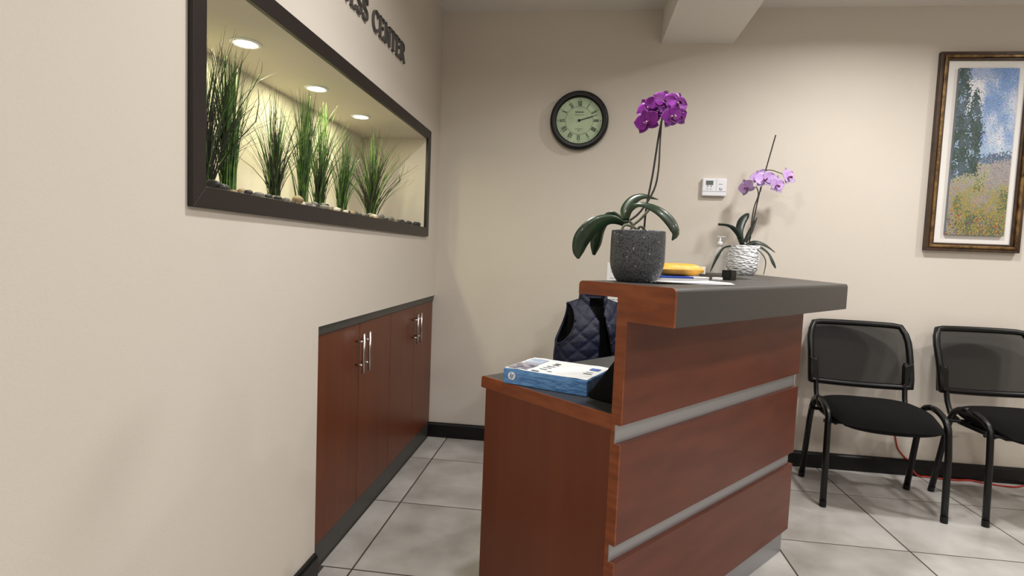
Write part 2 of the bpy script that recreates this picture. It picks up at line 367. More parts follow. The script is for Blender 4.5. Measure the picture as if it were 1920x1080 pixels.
mb = MB(); mb.prism(wprof, 0, .012, lambda a, b, h: W(h, a, b)); mb.build('worktop_edge', M['woode'], desk)
mb = MB(); mb.prism([(VB+.001, .001), (1.253, .001), (1.253, 1.3135), (VB+.001, 1.3135)], .002, .04, lambda a, b, h: W(h, a, b)); mb.build('side_panel', M['wood'], desk)
mb = MB(); mb.prism([(VB+.001, .001), (1.1, .001), (1.1, 1.3135), (VB+.001, 1.3135)], LP-.16, LP-.12, lambda a, b, h: W(h, a, b)); mb.build('side_panel', M['wood'], desk)
# return wing of the counter that reaches back to the clock wall
cor = W(LD, 0, 0)/T; bk = W(LD, .548, 0)/T; WI = 2.68; u_ = (WI-DX+.548*DS)/DC; yi = DY+u_*DS+.548*DC
wing = [(cor.x, cor.y+.004), (cor.x, WY-.004), (WI, WY-.004), (WI, yi+.004), (bk.x, bk.y+.004)]
mb = MB(); mb.prism([(a*T, b*T) for a, b in wing], ZC*T, ZT*T, lambda a, b, h: (a, b, h)); mb.build('counter_return', M['charcoal'], desk, bevel=.004)
mb = MB(); tb(mb, cor.x-.22, cor.x, cor.y+.25, WY-.004, ZF, ZC-.001); mb.build('return_fascia', M['charcoal'], desk)
mb = MB(); tb(mb, cor.x-.306, cor.x-.25, cor.y+.25, WY-.035, .001, ZC-.001); mb.build('return_panel', M['woodh'], desk)

def cu(px, v, z=ZT):      # place along the counter (u) for a photo column at a given setback v
    a, b = -.2, 3.
    for _ in range(40):
        m = (a+b)/2; q = W(m, v, z)-CAM; x = 960+F*q.dot(RIGHT)/q.dot(FWD)
        if x < px: a = m
        else: b = m
    return a
def depth(p): return (p-CAM).dot(FWD)

# ------------------------------------------------------------------ orchids
def leaf(name, parent, pts, m, dep, scale, off, thick=.0014, k=20, zoff=None, fold=.25):
    """strip leaf: pts = (crop x, crop y, half width in crop px, depth offset m)"""
    sp_ = spline(pts, k); V = []
    for i, (x, y, hw, dd) in enumerate(sp_):
        p = at(off[0]+x/scale, off[1]+y/scale, dep+dd)
        a = sp_[max(i-1, 0)]; b = sp_[min(i+1, k)]
        t = (at(off[0]+b[0]/scale, off[1]+b[1]/scale, dep+b[3])-at(off[0]+a[0]/scale, off[1]+a[1]/scale, dep+a[3])).normalized()
        side = (t.cross(FWD)); side = side.normalized() if side.length > .1 else RIGHT
        side = (side*.9 + FWD*.45).normalized()
        nrm = side.cross(t).normalized(); h_ = max(hw, .6)/scale*dep/F
        V.append((p, side, nrm, h_))
    mb = MB(); vs = []
    for p, s_, n_, h_ in V:
        for q in (-1, -.55, 0, .55, 1): vs.append(p+s_*(h_*q)+n_*(h_*fold*abs(q)**1.5))
    c = 5; fs = [(i*c+j, i*c+j+1, (i+1)*c+j+1, (i+1)*c+j) for i in range(k) for j in range(c-1)]
    mb.add(vs, fs); o = mb.build(name, m, parent, smooth=True)
    s_ = o.modifiers.new('thick', 'SOLIDIFY'); s_.thickness = thick; s_.offset = 0
    return o
def tubepx(name, parent, pts, r, m, dep, scale, off, k=24):
    sp_ = spline(pts, k); mb = MB()
    rr = r if isinstance(r, (int, float)) else [r[0]+(r[1]-r[0])*i/k for i in range(k+1)]
    mb.tube([at(off[0]+x/scale, off[1]+y/scale, dep+dd) for x, y, dd in sp_], rr, 8); return mb.build(name, m, parent, smooth=True)
def petal_mesh(L_, w_, cup, n=9, m=6, wave=.0):
    mb = MB(); vs = []
    for i in range(n+1):
        t = i/n; ww = w_*(math.sin(PI*min(1, t**.75*.96+.04))**.62)
        for j in range(m+1):
            q = j/m*2-1; vs.append((q*ww, L_*t*(1-.06*q*q), cup*(q*q*ww*.8)+cup*L_*.35*t*t+wave*math.sin(q*4)*t))
    mb.add(vs, [(i*(m+1)+j, i*(m+1)+j+1, (i+1)*(m+1)+j+1, (i+1)*(m+1)+j) for i in range(n) for j in range(m)]); return mb
def flower(parent, pos, face, roll, R_, mp, ms, ml, mc):
    """orchid bloom: two wide petals, three sepals, a lip; face = outward direction"""
    face = face.normalized(); up_ = UP - face*UP.dot(face); up_.normalize(); rt = up_.cross(face)
    Q = Matrix((rt, up_, face)).transposed().to_4x4(); base = Matrix.Translation(pos) @ Q @ Matrix.Rotation(math.radians(roll), 4, 'Z')
    fl = bpy.data.objects.new('flower', None); C.objects.link(fl); fl.parent = parent; fl.empty_display_size = .02
    fl.matrix_local = pworld(parent).inverted() @ base
    def put(mb, name, mm, ang, dz, tilt):
        o = mb.build(name, mm, fl, smooth=True, local=True); o.matrix_local = Matrix.Translation((0, 0, dz)) @ Matrix.Rotation(math.radians(ang), 4, 'Z') @ Matrix.Rotation(math.radians(tilt), 4, 'X')
        s_ = o.modifiers.new('thick', 'SOLIDIFY'); s_.thickness = .0008; s_.offset = 0
    for a in (0, 128, -128): put(petal_mesh(R_*.98, R_*.36, .25), 'sepal', ms, a, -.001, random.uniform(-4, 12))
    for a in (72, -72): put(petal_mesh(R_, R_*.58, .22, wave=.0012), 'petal', mp, a, .002, random.uniform(-2, 10))
    mb = petal_mesh(R_*.42, R_*.2, 1.2); put(mb, 'lip', ml, 180, .006, 38)
    mb = MB(); mb.lathe([(.0003, R_*.28), (R_*.07, R_*.24), (R_*.085, R_*.1), (R_*.05, 0)], 10); mb.build('column', mc, fl, smooth=True, local=True)
M['oleaf'] = mat('orchid_leaf', (27, 52, 26), .34, vary=(17, 37, 19), scale=18, coat=.2)
M['oleaf2'] = mat('orchid_leaf_dark', (29, 44, 33), .4, vary=(20, 31, 24), scale=18)
M['stake'] = mat('dark_stake', (34, 32, 30), .5); M['stem'] = mat('green_stem', (52, 50, 38), .5, vary=(36, 34, 28), scale=50)
M['root'] = mat('grey_root', (112, 116, 100), .7, vary=(84, 88, 70), scale=40)
M['bark'] = mat('bark_mix', (56, 44, 34), .9, vary=(30, 24, 20), scale=60, bump=.8, bscale=50)
M['pur'] = mat('purple_petal', (142, 22, 158), .5, vary=(112, 10, 132), scale=40); M['pur2'] = mat('purple_sepal', (118, 34, 132), .5, vary=(96, 26, 110), scale=40)
M['purlip'] = mat('purple_lip', (84, 6, 62), .5); M['cream'] = mat('cream_column', (232, 206, 226), .5)
M['lil'] = mat('lilac_petal', (208, 176, 232), .5, vary=(188, 146, 214), scale=36); M['lil2'] = mat('lilac_sepal', (184, 164, 200), .5, vary=(164, 138, 184), scale=36)
M['lillip'] = mat('magenta_lip', (104, 24, 78), .5)
def terrazzo():
    m = mat('dark_terrazzo', (74, 77, 82), .5); nt = m.node_tree; N = nt.nodes; L = nt.links; b = N['Principled BSDF']; tc = N['Texture Coordinate']
    prev = None; base = (*lin((74, 77, 82)), 1)
    for sc, th, col in ((230, .42, (22, 23, 26)), (150, .30, (28, 29, 32)), (120, .16, (215, 215, 215))):
        v = N.new('ShaderNodeTexVoronoi'); v.inputs['Scale'].default_value = sc; L.new(tc.outputs['Object'], v.inputs['Vector'])
        lt = N.new('ShaderNodeMath'); lt.operation = 'LESS_THAN'; lt.inputs[1].default_value = th; L.new(v.outputs['Distance'], lt.inputs[0])
        f_ = lt.outputs[0]
        sp_ = N.new('ShaderNodeSeparateColor'); L.new(v.outputs['Color'], sp_.inputs[0])
        g = N.new('ShaderNodeMath'); g.operation = 'GREATER_THAN'; g.inputs[1].default_value = .45 if sc != 120 else .8; L.new(sp_.outputs[0], g.inputs[0])
        mu = N.new('ShaderNodeMath'); mu.operation = 'MULTIPLY'; L.new(f_, mu.inputs[0]); L.new(g.outputs[0], mu.inputs[1])
        mx = N.new('ShaderNodeMix'); mx.data_type = 'RGBA'; L.new(mu.outputs[0], mx.inputs['Factor'])
        if prev is None: mx.inputs['A'].default_value = base
        else: L.new(prev, mx.inputs['A'])
        mx.inputs['B'].default_value = (*lin(col), 1); prev = mx.outputs['Result']
    L.new(prev, b.inputs['Base Color']); return m
def pot(parent, r, h, m, rb):
    mb = MB(); pr = [(.001, 0), (rb*.93, 0), (rb, .004)]
    for k in range(1, 9):
        t = k/8; pr.append((rb+(r-rb)*math.sin(t*PI/2)**.8, .004+h*.42*t))
    pr += [(r*1.0, h*.8), (r*.985, h-.003), (r*.975, h), (r*.93, h), (r*.92, h-.004), (r*.9, h*.84), (.001, h*.84)]
    mb.lathe(pr, 48); mb.build('pot', m, parent, smooth=True, local=True)
    mb = MB(); mb.lathe([(.001, h*.842), (r*.895, h*.842), (r*.7, h*.9), (.001, h*.92)], 24); mb.build('potting_bark', M['bark'], parent, smooth=True, local=True)

# first orchid: dark speckled pot
u = cu(1192, .40); P1 = W(u, .40, ZT)
D1 = depth(P1); pw1 = 50/F*D1
o1 = empty('potted_orchid', P1, 'purple orchid in a dark speckled stone pot on the desk counter', 'orchid')
pot(o1, pw1, 95/F*D1, terrazzo(), pw1*.74)
SC, OF = 2.844, (1050, 160)
for pts in ([(352, 745, 10, 0), (275, 716, 26, -.02), (190, 745, 44, -.04), (125, 815, 50, -.05), (100, 885, 34, -.05), (98, 925, 6, -.05)],
            [(335, 722, 10, .02), (275, 692, 22, .03), (220, 755, 34, .04), (195, 840, 36, .04), (180, 905, 8, .04)],
            [(352, 735, 12, .01), (344, 670, 25, .03), (385, 613, 28, .04), (445, 590, 16, .04), (525, 610, 1, .03)],
            [(352, 720, 14, -.02), (372, 660, 18, -.03), (430, 634, 14, -.04), (520, 662, 26, -.05), (590, 720, 34, -.05), (620, 785, 26, -.05), (597, 826, 3, -.05)]):
    leaf('leaf', o1, pts, M['oleaf'], D1, SC, OF, thick=.002)
tubepx('stake', o1, [(448, 775, 0), (462, 640, 0), (495, 470, 0), (530, 250, 0), (575, 28, 0)], .0028, M['stake'], D1, SC, OF)
tubepx('stem', o1, [(365, 725, 0), (430, 672, 0), (500, 560, 0), (525, 450, 0), (534, 300, 0), (545, 180, .0), (575, 120, .0)], (.0032, .002), M['stem'], D1-.006, SC, OF)
for pts in ([(385, 748, 0), (430, 712, 0), (482, 655, .0)], [(330, 775, 0), (345, 745, 0), (390, 755, 0), (420, 778, 0)], [(410, 775, 0), (430, 752, -.01), (455, 775, 0)], [(380, 770, 0), (385, 740, 0), (360, 720, 0)]):
    tubepx('root', o1, pts, .0036, M['root'], D1-.01, SC, OF, 12)
for x, y, dd, fx, fy, fz, roll, R_ in ((365, 745, -.03, -.45, -.9, -.15, 14, .037), (400, 470, .0, -.5, -.8, .1, 35, .036), (700, 350, -.03, .12, -1, .2, -12, .037),
                                (830, 640, -.04, .35, -.9, -.1, 22, .036), (970, 370, .0, .5, -.75, .1, -20, .036), (960, 640, .01, .5, -.75, -.25, 15, .034), (560, 540, .02, -.1, -.95, .1, 40, .036)):
    p = at(1180+x/10.8, 160+y/10.8, D1+dd); f_ = RIGHT*fx + FWD*(-abs(fy) if fy < 0 else fy) + UP*fz
    flower(o1, p, f_, roll, R_, M['pur'], M['pur2'], M['purlip'], M['cream'])

# second orchid: white dimpled pot on the return
P2 = on(1385, 516, 2, ZT*T); P2 = Vector((2.985*T, .22*T, ZT*T))
D2 = depth(P2); pw2 = 29.5/F*D2
o2 = empty('potted_orchid', P2, 'pale lilac orchid in a white dimpled pot beside the pump bottle', 'orchid')
def dimple():
    m = mat('white_dimpled', (226, 228, 232), .28); nt = m.node_tree; N = nt.nodes; L = nt.links; b = N['Principled BSDF']; tc = N['Texture Coordinate']
    mp = N.new('ShaderNodeMapping'); mp.inputs['Scale'].default_value = (1, 1, 1.9); L.new(tc.outputs['Object'], mp.inputs[0])
    v = N.new('ShaderNodeTexVoronoi'); v.feature = 'SMOOTH_F1'; v.inputs['Scale'].default_value = 48; v.inputs['Smoothness'].default_value = .25; L.new(mp.outputs[0], v.inputs['Vector'])
    bp = N.new('ShaderNodeBump'); bp.inputs['Strength'].default_value = .9; bp.inputs['Distance'].default_value = .012; bp.invert = False
    L.new(v.outputs['Distance'], bp.inputs['Height']); L.new(bp.outputs[0], b.inputs['Normal']); return m
pot(o2, pw2, 55/F*D2, dimple(), pw2*.72)
SC, OF = 3.6, (1290, 240)
for pts in ([(368, 790, 14, 0), (347, 705, 23, 0), (362, 635, 28, .02), (395, 592, 20, .03), (412, 578, 4, .03)],
            [(350, 745, 10, -.02), (320, 690, 16, -.03), (270, 658, 9, -.04), (204, 650, 8, -.05)],
            [(385, 770, 14, .02), (425, 690, 15, .03), (468, 602, 2, .04)],
            [(385, 800, 14, .0), (450, 772, 15, -.02), (520, 790, 11, -.03), (588, 840, 2, -.04)],
            [(390, 806, 8, -.03), (470, 797, 10, -.05), (540, 842, 8, -.06), (575, 905, 14, -.07), (592, 946, 5, -.07)],
            [(440, 808, 4, -.06), (490, 838, 4, -.09), (525, 900, 4, -.1), (510, 990, 2, -.1)],
            [(345, 792, 4, -.02), (250, 805, 7, -.05), (200, 868, 13, -.08), (150, 972, 2, -.09)]):
    leaf('leaf', o2, pts, M['oleaf2'], D2, SC, OF, thick=.002)
tubepx('stake', o2, [(413, 770, 0), (450, 590, 0), (490, 410, 0), (592, 48, 0)], .0034, M['stake'], D2, SC, OF)
tubepx('stem', o2, [(420, 745, 0), (432, 620, 0), (448, 530, 0), (474, 455, 0), (465, 405, 0), (440, 398, 0)], (.004, .0025), M['stem'], D2-.008, SC, OF)
tubepx('stem', o2, [(488, 430, 0), (520, 300, 0), (560, 285, 0), (610, 300, 0), (640, 310, 0)], (.003, .002), M['stem'], D2+.006, SC, OF)
for x, y, dd, fx, fy, fz, roll, R_ in ((420, 690, 0, -.65, -.5, -.1, 20, .050), (850, 500, -.01, -.12, -1, .1, 5, .058), (1130, 640, -.035, .42, -.85, -.15, -8, .056), (1430, 440, .01, .45, -.85, .1, 12, .056), (720, 420, .035, -.5, -.6, .4, 25, .048)):
    p = at(1370+x/13.5, 300+y/13.5, D2+dd); f_ = RIGHT*fx - FWD*abs(fy) + UP*fz
    flower(o2, p, f_, roll, R_, M['lil'], M['lil2'], M['lillip'], M['cream'])

# ------------------------------------------------------------------ things on the counter
def glass(name, rgb, alpha):
    m = mat(name, rgb, .12); m.node_tree.nodes['Principled BSDF'].inputs['Transmission Weight'].default_value = 1 if alpha is None else 0
    if alpha is not None: m.node_tree.nodes['Principled BSDF'].inputs['Alpha'].default_value = alpha
    m.node_tree.nodes['Principled BSDF'].inputs['IOR'].default_value = 1.15
    return m
clear = glass('clear_plastic', (246, 248, 250), .28)
pb = on(1346, 518, 1, .42*T); PB = Vector((pb.x, .42*T, ZT*T)); DB = depth(PB); k = DB/F
bt = empty('pump_bottle', PB, 'clear plastic hand sanitiser bottle with pump behind the lilac orchid', 'bottle')
mb = MB(); mb.lathe([(.001, 0), (.030, 0), (.033, .006), (.033, .10), (.030, .125), (.016, .142), (.0135, .146), (.0135, .15), (.001, .15)], 32); mb.build('bottle_body', clear, bt, smooth=True, local=True)
mb = MB(); mb.lathe([(.001, .15), (.0155, .15), (.0155, .168), (.012, .174), (.005, .176), (.0045, .198), (.001, .198)], 24); mb.build('pump_collar', mat('translucent_pump', (225, 226, 228), .3), bt, smooth=True, local=True)
mb = MB(); mb.box(-.017, .024, -.006, .006, .198, .2035); mb.box(.018, .024, -.004, .004, .193, .198); mb.build('pump_nozzle', mat('pump_nozzle_grey', (205, 206, 208), .35), bt, bevel=.0015, local=True)

def sheet(name, c, ang, lx, ly, h, m, label, cat, group=None, bevel=.0, curl=0, z0=0):
    o = empty(name, c, label, cat, group, rz=ang)
    return o
def deskrot(extra=0): return TH+extra
# loose paper sheets at the front, curling
pp0 = W(cu(1284, .25), .25, ZT); 
mb = MB(); n = 10
for s_ in range(3):
    vs = []; off = s_*.0016; ang = TH-.55+s_*.10; ca, sa = math.cos(ang), math.sin(ang)
    for i in range(n+1):
        for j in range(3):
            x = (i/n-.5)*.25; y = (j/2-.5)*.10; z = .0012+off+.0025*(abs(i/n-.5)*2)**2
            vs.append(pp0+Vector((x*ca-y*sa, x*sa+y*ca, z)))
    mb.add(vs, [(i*3+j, i*3+j+1, (i+1)*3+j+1, (i+1)*3+j) for i in range(n) for j in range(2)])
po = mb.build('paper_sheets', M['paper'], None); po.modifiers.new('t', 'SOLIDIFY').thickness = .0006
tag(po, 'few loose white paper sheets lying beside the dark speckled pot', 'paper')
# blue and white booklet with the yellow padded envelope on it
def slab(name, px, v, ang, lx, ly, z0, z1, m, label, cat, parent=None, bev=.001):
    c = W(cu(px, v), v, ZT); e = empty(name, c, label, cat, rz=TH+ang); return e
bk_ = slab('booklet', 1264, .44, -.42, 0, 0, 0, 0, None, 'blue and white booklet under the yellow padded envelope', 'booklet')
mb = MB(); mb.box(-.085, .085, -.055, .055, .0005, .011); mb.build('pages', M['paper'], bk_, bevel=.001, local=True)
mb = MB(); mb.box(-.086, .03, -.056, .056, .0112, .0165); mb.build('cover', mat('royal_blue', (28, 70, 178), .4), bk_, bevel=.001, local=True)
mb = MB(); mb.box(.031, .086, -.056, .056, .0112, .0165); mb.build('cover', M['paper'], bk_, bevel=.001, local=True)
en = slab('padded_envelope', 1264, .46, -.40, 0, 0, 0, 0, None, 'puffy yellow padded envelope lying on the blue booklet', 'envelope')
en.location.z += .017
mb = MB(); n = 16; vs = []
for i in range(n+1):
    for j in range(n+1):
        a, b = i/n*2-1, j/n*2-1; th = .019*((1-a**6)*(1-b**4))**.5; vs.append((a*.074, b*.05, .0195+th*(.9+.1*math.sin(5*a+3*b))))
for i in range(n+1):
    for j in range(n+1):
        a, b = i/n*2-1, j/n*2-1; th = .019*((1-a**6)*(1-b**4))**.5; vs.append((a*.074, b*.05, .0195-th))
g = (n+1)**2; ix = lambda i, j: i*(n+1)+j
fs = [(ix(i, j), ix(i+1, j), ix(i+1, j+1), ix(i, j+1)) for i in range(n) for j in range(n)]; fs += [tuple(g+q for q in f[::-1]) for f in fs]
mb.add(vs, fs)
mb.build('envelope_body', mat('kraft_yellow', (226, 168, 52), .5, vary=(206, 146, 40), scale=30, bump=.3, bscale=25), en, smooth=True, local=True)
mb = MB(); mb.box(.0745, .0795, -.046, .046, .008, .030); mb.build('envelope_flap', M['paper'], en, bevel=.001, local=True)
# little black holder and note pad
hb = slab('card_holder', 1366, .50, 0, 0, 0, 0, 0, None, 'small black square holder at the inner edge of the counter', 'holder')
mb = MB(); mb.box(-.022, .022, -.018, .018, .0005, .006); mb.box(-.022, .022, -.018, -.012, .006, .036); mb.box(-.022, .022, .010, .016, .006, .036); mb.box(-.022, -.017, -.018, .016, .006, .036)
mb.build('holder_body', M['black'], hb, bevel=.0015, local=True)
mb = MB(); mb.box(-.0165, .021, -.0115, .0095, .0062, .030); mb.build('cards', mat('grey_cards', (92, 92, 94), .6), hb, local=True)
nt_ = slab('note_pad', 1346, .515, 0, 0, 0, 0, 0, None, 'tiny white note pad next to the small black holder', 'note pad')
mb = MB(); mb.box(-.02, .012, -.012, .012, .0004, .009); mb.build('pages', M['paper'], nt_, bevel=.0008, local=True)

# ------------------------------------------------------------------ paper ream on the worktop
zr = 1.385*T
a = on(943, 718, 2, zr); b = on(1088, 743, 2, zr); ang = math.atan2(b.y-a.y, b.x-a.x)
rm = empty('paper_ream', (a.x, a.y, zr), 'blue and white wrapped ream of printer paper on the desk worktop', 'paper ream', rz=ang)
RL, RW, RH = .279, .216, .049
def reamblue():
    return mat('ream_blue', (98, 150, 206), .22, vary=(66, 118, 178), scale=22, stretch=(1, 1, 3), bump=.55, bscale=34)
mb = MB(); nx_, nz_ = 20, 6
mb.box(0, RL, 0, RW, .0005, RH-.001); mb.build('wrapper', reamblue(), rm, bevel=.003, local=True)
mb = MB(); vs = []; n = 24
for i in range(n+1):
    for j in range(n+1):
        x, y = i/n, j/n
        z = RH+.0003+.0012*max(0, math.sin(9*x-6*y))**6
        vs.append((.002+x*(RL-.004), .002+y*(RW-.004), z))
mb.add(vs, [(i*(n+1)+j, (i+1)*(n+1)+j, (i+1)*(n+1)+j+1, i*(n+1)+j+1) for i in range(n) for j in range(n)])
mb.build('top_label', mat('ream_white', (238, 241, 248), .25, bump=.15, bscale=14), rm, smooth=True, local=True)
def flat(name, x0, x1, y0, y1, m, z=RH+.0018):
    mb = MB(); mb.box(x0, x1, y0, y1, z, z+.0004); mb.build(name, m, rm, local=True)
flat('printed_photo', .008, .075, .012, .10, mat('print_picture', (176, 168, 178), .4, vary=(70, 74, 100), scale=40))
flat('printed_photo', .012, .07, .115, .19, mat('print_picture_pale', (206, 214, 228), .4, vary=(150, 166, 196), scale=30))
for x0, x1, y0, y1, mm in ((.09, .115, .012, .02, 'dark'), (.1, .125, .05, .056, 'ink'), (.1, .128, .075, .082, 'ink'), (.102, .13, .10, .108, 'ink'), (.108, .13, .13, .137, 'dark'), (.108, .128, .15, .158, 'dark'), (.235, .262, .075, .081, 'dark'), (.235, .258, .10, .104, 'ink'), (.135, .15, .03, .036, 'ink')):
    flat('printed_text', x0, x1, y0, y1, M[mm])
flat('printed_text', .232, .262, .135, .165, mat('print_blue', (70, 100, 176), .4))
# round emblem with slanted strokes on the long blue side
mb = MB(); k = 28; cxl, czl, rl = .030, .027, .0125
mb.prism([(cxl+rl*math.cos(2*PI*i/k), czl+rl*math.sin(2*PI*i/k)) for i in range(k)], -.0006, .0004, lambda p_, q_, h: (p_, h, q_)); mb.build('round_logo', M['paper'], rm, local=True)
def stroke(mb, p0, p1, wd, y0=-.0011, y1=-.0006):
    A, B_ = Vector(p0), Vector(p1); d = (B_-A).normalized(); n_ = Vector((-d.y, d.x))*wd/2
    mb.prism([tuple(A+n_), tuple(A-n_), tuple(B_-n_), tuple(B_+n_)], y0, y1, lambda p_, q_, h: (p_, h, q_))
mb = MB(); sl = .34
def sk(x, z): return (cxl+x+z*sl, czl+z)
for A, B_ in ((sk(-.0052, -.0056), sk(-.0052, .0118)), (sk(-.0052, .0042), sk(-.0018, .0042)), (sk(-.0014, .0042), sk(-.0014, -.0056)),
              (sk(.0022, -.0118), sk(.0022, .0046)), (sk(.0022, .0042), sk(.006, .0042)), (sk(.006, .0042), sk(.006, -.005)), (sk(.0022, -.005), sk(.006, -.005))):
    stroke(mb, A, B_, .0019)
mb.build('logo_strokes', mat('logo_blue', (66, 118, 178), .3), rm, local=True)
mb = MB()
for i, xx in enumerate((.052, .057, .062)): stroke(mb, (xx, .024), (xx+.002, .033), .0012); 
stroke(mb, (.052, .024), (.0555, .024), .0012); stroke(mb, (.057, .028), (.062, .028), .001); mb.build('printed_text', mat('pale_blue_print', (140, 176, 214), .3), rm, local=True)

# dark device by the upright panel
dv = empty('desk_device', W(.32, .45, 1.385), 'black slanted desk device tucked between the ream and upright', 'device')
mb = MB(); mb.prism([(.318, 1.386), (.58, 1.386), (.59, 1.41), (.55, 1.45), (.45, 1.58), (.35, 1.71), (.318, 1.72)], .15, .50, lambda a_, b_, h: W(h, a_, b_)); mb.build('device_body', M['fabric'], dv, bevel=.008)
mb = MB(); mb.prism([(.452, 1.582), (.54, 1.468), (.544, 1.471), (.456, 1.585)], .2, .45, lambda a_, b_, h: W(h, a_, b_)); mb.build('key_panel', M['black'], dv)

# ------------------------------------------------------------------ office chair and quilted vest
VX, VY, VR = 1.57*T, .22*T, math.radians(24)
oc = empty('office_chair', (VX, VY, 0), 'black office chair behind the desk under the navy vest', 'chair', rz=VR)
mb = MB(); n = 14; vs = []
for sgn in (-1, 1):
    for i in range(n+1):
        for j in range(n+1):
            a, b = i/n*2-1, j/n*2-1; k = ((1-a**4)*(1-b**4))**.5
            vs.append((a*.155, sgn*.022*k+.01-.02*a*a, .665+b*.215))
g = (n+1)**2; fs = [(ix2(i, j) if False else i*(n+1)+j, (i+1)*(n+1)+j, (i+1)*(n+1)+j+1, i*(n+1)+j+1) for i in range(n) for j in range(n)]
fs += [tuple(g+q for q in f[::-1]) for f in fs]; mb.add(vs, fs); mb.build('backrest', M['fabric'], oc, smooth=True, local=True)
mb = MB(); mb.tube([(0, .03, .60), (0, .06, .46), (0, .02, .40), (0, -.16, .395)], .018, 8, flat=.5); mb.build('back_bar', M['black'], oc, smooth=True, local=True)
def cushion(mb, hx, y0, y1, z0, th, n=22, pw=4, dip=.0, front=.0, crown=.0):
    vs = []; yc, hy = (y0+y1)/2, (y1-y0)/2
    for sgn in (1, -1):
        for i in range(n+1):
            for j in range(n+1):
                a, b = i/n*2-1, j/n*2-1
                x = a*math.sqrt(1-b*b*.22); y = b*math.sqrt(1-a*a*.22)
                k = max(0, (1-abs(a)**pw)*(1-abs(b)**pw))**.5
                z = z0 + sgn*th/2*k - front*max(0, -b)**2.2 - dip*(1-a*a)*(1-b*b) + crown*(abs(a)**2)
                vs.append((x*hx, yc+y*hy, z))
    g = (n+1)**2; fs = [(i*(n+1)+j, (i+1)*(n+1)+j, (i+1)*(n+1)+j+1, i*(n+1)+j+1) for i in range(n) for j in range(n)]
    return mb.add(vs, fs+[tuple(g+q for q in f[::-1]) for f in fs])
mb = MB(); cushion(mb, .22, -.44, -.03, .44, .075); mb.build('seat', M['fabric'], oc, smooth=True, local=True)
mb = MB(); mb.tube([(0, -.22, .08), (0, -.22, .40)], .024, 12); mb.build('gas_column', M['black'], oc, smooth=True, local=True)
for k in range(5):
    a = 2*PI*k/5+.3; ex, ey = .25*math.cos(a), -.22+.25*math.sin(a)
    mb = MB(); mb.tube([(0, -.22, .10), (ex, ey, .065)], [.022, .014], 8); lg = mb.build('base_leg', M['black'], oc, smooth=True, local=True)
    mb = MB(); mb.tube([(ex-.011*math.sin(a), ey+.011*math.cos(a), .0255), (ex+.011*math.sin(a), ey-.011*math.cos(a), .0255)], .025, 14); mb.tube([(ex, ey, .03), (ex, ey, .066)], .006, 6)
    mb.build('caster', M['black'], lg, smooth=False, local=True)
vest = empty('quilted_vest', (VX, VY, .44), 'navy quilted sleeveless vest hung over the office chair back', 'vest', rz=VR)
NT, NZ = 150, 76; ZB, ZS = .44, .935
def va(z):
    t = max(0, min(1, (z-.64)/(ZS-.64))); t = t*t*(3-2*t); return .215-.06*t
def vb(z):
    t = max(0, min(1, (z-.70)/(ZS-.70))); return .10*(1-t*t)+.006
def quilt(th, z):
    s_ = th*.14
    u1 = (s_+z*.9)/.085; u2 = (s_-z*.9)/.085
    return .010*min(abs(math.sin(PI*u1)), abs(math.sin(PI*u2)))**.45
def vpt(th, z, q=True):
    e = quilt(th, z) if q else 0; a_, b_ = va(z)+e*.5, vb(z)+e
    x_ = a_*math.sin(th); t_ = (z-ZB)/(ZS-ZB)
    return (x_, -b_*math.cos(th), z-.44-.032*min(1.3, max(0, (abs(x_)-.05)/.1))*t_*t_)
mb = MB(); vs = [vpt(-PI+2*PI*i/NT, ZB+(ZS-ZB)*j/NZ) for i in range(NT) for j in range(NZ+1)]; fs = []
AH = (.815, .125, .62)
for i in range(NT):
    th = -PI+2*PI*(i+.5)/NT
    for j in range(NZ):
        z = ZB+(ZS-ZB)*(j+.5)/NZ
        d = min(abs(th-1.45), abs(th+1.45))
        if ((z-AH[0])/AH[1])**2+(d/AH[2])**2 < 1: continue
        x = va(z)*math.sin(th)
        if abs(th) < 1.2 and z > .80+1.9*abs(x): continue
        op = .16+.9*max(0, .86-z)
        if -.06 < th < op: continue
        i2 = (i+1) % NT; fs.append((i*(NZ+1)+j, i2*(NZ+1)+j, i2*(NZ+1)+j+1, i*(NZ+1)+j+1))
mb.add(vs, fs)
sh = mb.build('shell', M['navy'], vest, smooth=True, local=True); sh.data.materials.append(M['lining'])
md = sh.modifiers.new('t', 'SOLIDIFY'); md.thickness = .008; md.offset = -1; md.material_offset = 1; md.material_offset_rim = 0
for sg_ in (-1, 1):
    pts = []
    for k in range(41):
        a = 2*PI*k/40; z = min(AH[0]+AH[1]*math.sin(a), ZS-.004); pts.append(vpt(sg_*1.45+AH[2]*math.cos(a), z, False))
    mb = MB(); mb.tube(pts, .0075, 7); mb.build('armhole_binding', M['navy'], vest, smooth=True, local=True)
# stand collar, opened turned-back front edge with zip
mb = MB(); vs = []; n = 26
for i in range(n+1):
    a = math.radians(35+290*i/n); hh = .058
    for j in range(5):
        t = j/4; r = 1+.05*math.sin(t*PI); vs.append((.072*r*math.sin(a), -.058*r*math.cos(a)+.01, .455+hh*t-(.045*(math.cos(a) > .2)*(math.cos(a)-.2))))
mb.add(vs, [(i*5+j, (i+1)*5+j, (i+1)*5+j+1, i*5+j+1) for i in range(n) for j in range(4)])
cl = mb.build('collar', M['navy'], vest, smooth=True, local=True); cl.data.materials.append(M['lining'])
md = cl.modifiers.new('t', 'SOLIDIFY'); md.thickness = .012; md.offset = 0
mb = MB(); mb.tube([vpt(-.06, z, False) for z in (.80, .72, .64, .56, .47)], .004, 6); mb.build('zip_edge', M['lining'], vest, local=True)
mb = MB(); mb.tube([vpt(.16+.9*max(0, .86-z), z, False) for z in (.80, .76, .72, .66, .60, .52)], .005, 6); mb.build('zip_edge', M['lining'], vest, local=True)
